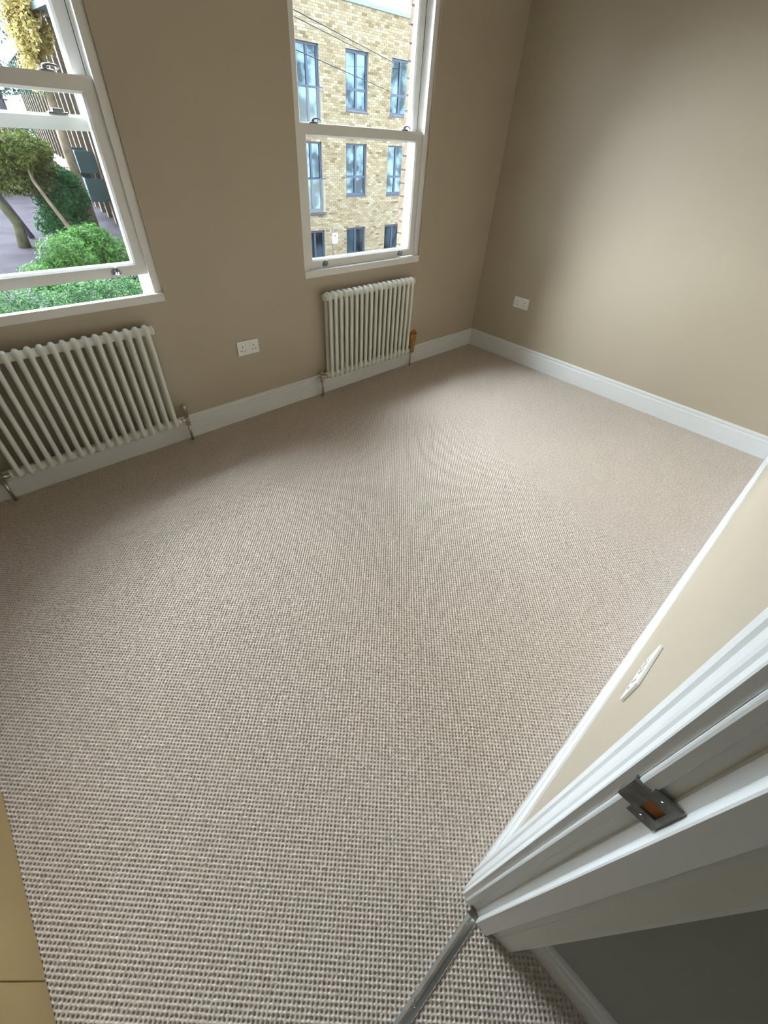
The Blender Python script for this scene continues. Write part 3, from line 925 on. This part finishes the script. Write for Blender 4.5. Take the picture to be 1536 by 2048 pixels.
# ------------------------------------------------------------------ cables and street sign
def cable(p0, p1, label, sag=0.12):
    bm = bmesh.new(); a, b = Vector(p0), Vector(p1)
    pts = []
    for i in range(17):
        t = i/16; p = a.lerp(b, t); p.z -= sag*4*t*(1-t); pts.append(p)
    tube(bm, pts, 0.009, 6)
    return tag(link_bm('overhead_cable', bm, M['cable'], None, smooth=True), label, 'cable', 'overhead cables')
cable((-7.514, 0.23, 2.883), (13.60, 14.985, 3.53), 'topmost overhead cable crossing in front of the brick block', 0.0)
cable((-5.089, 0.23, 2.446), (11.40, 14.985, 3.76), 'overhead cable just below the topmost one, ending at the middle window', 0.0)
cable((-6.686, 0.23, 2.558), (12.77, 14.985, 2.83), 'lowest overhead cable, crossing the top row windows', 0.0)

sg = tag(empty('street_sign', (8.23, 13.0, GZ)), 'small white street sign on a thin pole before the brick block', 'sign')
so = -Vector(sg.location)
bm = bmesh.new(); tube(bm, [(8.23, 13, GZ), (8.23, 13, -1.25)], 0.030, 10); o = link_bm('pole', bm, M['pole'], sg, smooth=True); o.location = so
o = box_obj('sign_plate', (8.18, 8.44, 12.955, 12.968, -1.78, -1.43), M['sign'], sg, 0.003); o.location = so
bm = bmesh.new()
lathe(bm, [(0.045, 0), (0.045, 0.002)], (8.31, 12.952, -1.53), 'Y', 16)
for zz, x0, x1 in ((-1.62, 8.22, 8.40), (-1.66, 8.24, 8.38), (-1.70, 8.22, 8.39)):
    box(bm, x0, x1, 12.952, 12.9548, zz-0.008, zz+0.008)
o = link_bm('print', bm, M['signink'], sg); o.location = so

# ------------------------------------------------------------------ vegetation
def leaves_mesh(name, blobs, n, size, m, parent, seed, flat=0.0):
    """blobs: (centre, radii, weight); n small leaf quads folded at the midrib"""
    r = np.random.default_rng(seed)
    wts = np.array([b[2] for b in blobs], float); wts /= wts.sum()
    idx = r.choice(len(blobs), n, p=wts)
    cen = np.array([b[0] for b in blobs])[idx]; rad = np.array([b[1] for b in blobs])[idx]
    d = r.normal(size=(n, 3)); d /= np.linalg.norm(d, axis=1)[:, None]
    rr = r.uniform(0.45, 1.0, n)**0.5
    P = cen + d*rad*rr[:, None]*(1 + 0.18*np.sin(7*d[:, :1] + 5*d[:, 1:2]))
    nrm = d*0.6 + r.normal(size=(n, 3))*0.5 + np.array([0, 0, 0.5]); nrm /= np.linalg.norm(nrm, axis=1)[:, None]
    t = np.cross(nrm, r.normal(size=(n, 3))); t /= np.linalg.norm(t, axis=1)[:, None]
    b = np.cross(nrm, t)
    s = (size*r.uniform(0.6, 1.4, n))[:, None]
    v0 = P - t*s; v1 = P + b*s*0.45 - nrm*s*0.12; v2 = P + t*s; v3 = P - b*s*0.45 - nrm*s*0.12
    co = np.stack([v0, v1, v2, v3], 1).reshape(-1, 3)
    base = np.arange(n)*4
    F = np.stack([np.stack([base, base+1, base+2], 1), np.stack([base, base+2, base+3], 1)], 1).reshape(-1, 3)
    me = bpy.data.meshes.new(name)
    me.vertices.add(len(co)); me.vertices.foreach_set('co', co.ravel())
    me.loops.add(F.size); me.loops.foreach_set('vertex_index', F.ravel().astype(np.int32))
    me.polygons.add(len(F)); me.polygons.foreach_set('loop_start', np.arange(0, F.size, 3, dtype=np.int32))
    me.polygons.foreach_set('loop_total', np.full(len(F), 3, dtype=np.int32))
    me.update(); me.validate(); me.materials.append(m)
    o = bpy.data.objects.new(name, me); C.objects.link(o)
    if parent is not None:
        o.parent = parent; o.location = -Vector(parent.location)
    o['kind'] = 'stuff'
    return o

def branches(bm, p0, d, length, r, depth, rnd, spread=0.6):
    p = Vector(p0); d = Vector(d).normalized()
    pts = [p.copy()]; rad = [r]
    n = 4
    for i in range(n):
        d = (d + Vector((rnd.uniform(-1,1), rnd.uniform(-1,1), rnd.uniform(-0.5,0.8)))*0.14).normalized()
        p = p + d*(length/n); pts.append(p.copy()); rad.append(r*(1 - 0.5*(i+1)/n))
    tube(bm, pts, rad, 6 if depth < 2 else 4)
    if depth > 0:
        for k in range(3):
            q = pts[rnd.choice([2, 3, 4])]
            nd = (d + Vector((rnd.uniform(-1,1), rnd.uniform(-1,1), rnd.uniform(-0.4,0.7)))*spread).normalized()
            branches(bm, q, nd, length*0.65, r*0.45, depth-1, rnd, spread)

def tree(name, base, trunk_pts, trunk_r, bark, crown, nleaf, lsize, leaf, label, seed, brn=None, group=None):
    root = tag(empty(name, base), label, 'tree', group)
    rnd = random.Random(seed)
    bm = bmesh.new()
    tube(bm, trunk_pts, trunk_r, 10)
    top = trunk_pts[-1]
    for k in range(5):
        branches(bm, top if k else trunk_pts[-2], (rnd.uniform(-0.8,0.8), rnd.uniform(-0.8,0.8), rnd.uniform(0.5,1)), brn or 1.6, trunk_r[-1]*0.6, 3, rnd)
    o = link_bm('trunk', bm, bark, root, smooth=True); o.location = -Vector(root.location)
    leaves_mesh('foliage', crown, nleaf, lsize, leaf, root, seed)
    return root

def bush(name, base, crown, nleaf, lsize, leaf, label, seed, cat='bush'):
    root = tag(empty(name, base), label, cat)
    rnd = random.Random(seed); bm = bmesh.new()
    for k in range(7):
        branches(bm, (base[0]+rnd.uniform(-.2,.2), base[1]+rnd.uniform(-.2,.2), base[2]), (rnd.uniform(-1,1), rnd.uniform(-1,1), 1.0), 0.8, 0.03, 2, rnd)
    o = link_bm('stems', bm, M['bark'], root, smooth=True); o.location = -Vector(root.location)
    leaves_mesh('foliage', crown, nleaf, lsize, leaf, root, seed)
    return root

# tree with the two dark mossy trunks, left
tree('garden_tree', (-0.34, 24.5, GZ), [(-0.34, 24.5, GZ), (-0.25, 24.5, -2.2), (-0.62, 24.4, -1.2), (-0.75, 24.5, -0.2), (-0.5, 24.5, 0.8)], [0.26, 0.20, 0.17, 0.14, 0.08], M['bark'],
     [((0.2, 24.5, 0.2), (1.5, 1.3, 0.9), 3), ((-0.9, 24.6, 0.6), (1.3, 1.2, 1.0), 2), ((1.2, 24.8, -0.3), (0.9, 0.9, 0.7), 1.2), ((0.4, 24.2, -0.7), (1.3, 0.9, 0.5), 1.4)],
     9000, 0.085, M['leaf_olive'], 'olive-yellow tree with a thick mossy leaning trunk at the far left', 21, group='trees in the garden')
tree('garden_tree', (0.35, 26.5, GZ), [(0.35, 26.5, GZ), (0.0, 26.5, -2.0), (-0.35, 26.5, -1.0), (-0.45, 26.5, 0.4)], [0.13, 0.11, 0.09, 0.05], M['branch'],
     [((-0.3, 26.8, 0.6), (1.2, 1.0, 0.8), 1)], 2500, 0.08, M['leaf_olive'], 'dark slim tree leaning behind the thick mossy trunk', 22, group='trees in the garden')
tree('garden_tree', (1.75, 23.0, GZ), [(1.75, 23.0, GZ), (1.35, 23.0, -2.2), (0.98, 23.0, -1.3), (0.72, 23.0, -0.6), (0.7, 23, 0.1)], [0.10, 0.085, 0.07, 0.06, 0.04], M['palebark'],
     [((0.9, 23.2, 0.3), (0.9, 0.8, 0.6), 1)], 2600, 0.075, M['leaf_olive'], 'slender pale-barked tree standing before the dark green bush', 23, group='trees in the garden')
bush('dark_bush', (1.95, 24.4, GZ), [((1.85, 24.6, -1.4), (1.05, 0.9, 0.85), 3), ((2.1, 24.8, -0.75), (0.7, 0.6, 0.45), 1), ((1.6, 24.4, -2.3), (1.1, 0.9, 0.7), 2)], 11000, 0.075, M['leaf_dark'],
     'dense dark green bush standing beside the side wing', 24)
bush('light_bush', (0.1, 17.0, GZ), [((0.25, 17.0, -2.2), (1.2, 1.0, 0.75), 3), ((0.75, 17.2, -1.75), (0.65, 0.7, 0.42), 1.3), ((-0.9, 17.0, -2.75), (0.9, 0.9, 0.5), 1.4), ((1.5, 17.3, -2.4), (0.8, 0.8, 0.6), 1.2)],
     15000, 0.055, M['leaf_bright'], 'bright green leafy bush in front of the dark bush', 25)
hb = [((-3.4 + 0.62*i, 11.6 + 0.25*math.sin(i*2.1), -2.35 + 0.12*math.sin(i*1.7)), (0.62, 1.1, 0.70), 1) for i in range(11)]
hb += [((-3.4 + 0.62*i, 9.6, -2.8), (0.62, 1.2, 0.50), 0.8) for i in range(11)]
bush('hedge', (-0.8, 11.0, GZ), hb, 60000, 0.040, M['leaf_hedge'], 'low green hedge seen through the gap under the raised sash', 26, 'hedge')
tree('yellow_tree', (3.2, 26.5, GZ), [(3.2, 26.5, GZ), (3.15, 26.5, 0), (3.2, 26.5, 1.8), (3.3, 26.5, 3.4)], [0.25, 0.22, 0.18, 0.10], M['palebark'],
     [((3.25, 26.5, 3.9), (0.75, 0.8, 0.8), 3), ((3.3, 26.5, 5.2), (0.9, 0.9, 1.1), 3), ((2.9, 26.5, 2.7), (0.45, 0.6, 0.6), 0.8)],
     7000, 0.09, M['leaf_yellow'], 'tall tree with yellow autumn leaves at the top of the left window', 27, 1.3)
tree('bare_tree', (1.9, 30.0, GZ), [(1.9, 30, GZ), (1.8, 30, 0), (1.9, 30, 2.2), (2.3, 30, 3.4)], [0.22, 0.18, 0.15, 0.10], M['branch'],
     [((3.0, 30, 2.6), (1.5, 1.2, 0.6), 1), ((1.6, 30, 2.4), (1.6, 1.2, 0.7), 1), ((2.4, 30, 4.6), (1.6, 1.2, 0.9), 0.6)],
     1500, 0.09, M['leaf_pale'], 'thin-leaved tree with mauve branches against the sky, far left', 28, 2.6)
for i, (bx_, by_, hz_, lf, lb) in enumerate(((2.0, 46, 2.5, 'leaf_olive', 'broad olive-green tree closing the view at the end of the garden'),
                                          (4.0, 52, 2.0, 'leaf_pale', 'pale bluish tree far off, next to the end of the side wing'))):
    tree('distant_tree', (bx_, by_, GZ), [(bx_, by_, GZ), (bx_, by_, -1), (bx_+0.2, by_, 0.5)], [0.3, 0.25, 0.15], M['bark'],
         [((bx_, by_, 0.2), (2.9, 1.5, hz_*0.7), 2), ((bx_-2.4, by_, -0.6), (2.0, 1.5, 1.5), 1)], 6500, 0.16, M[lf], lb, 40+i, 1.8, group='trees far off')
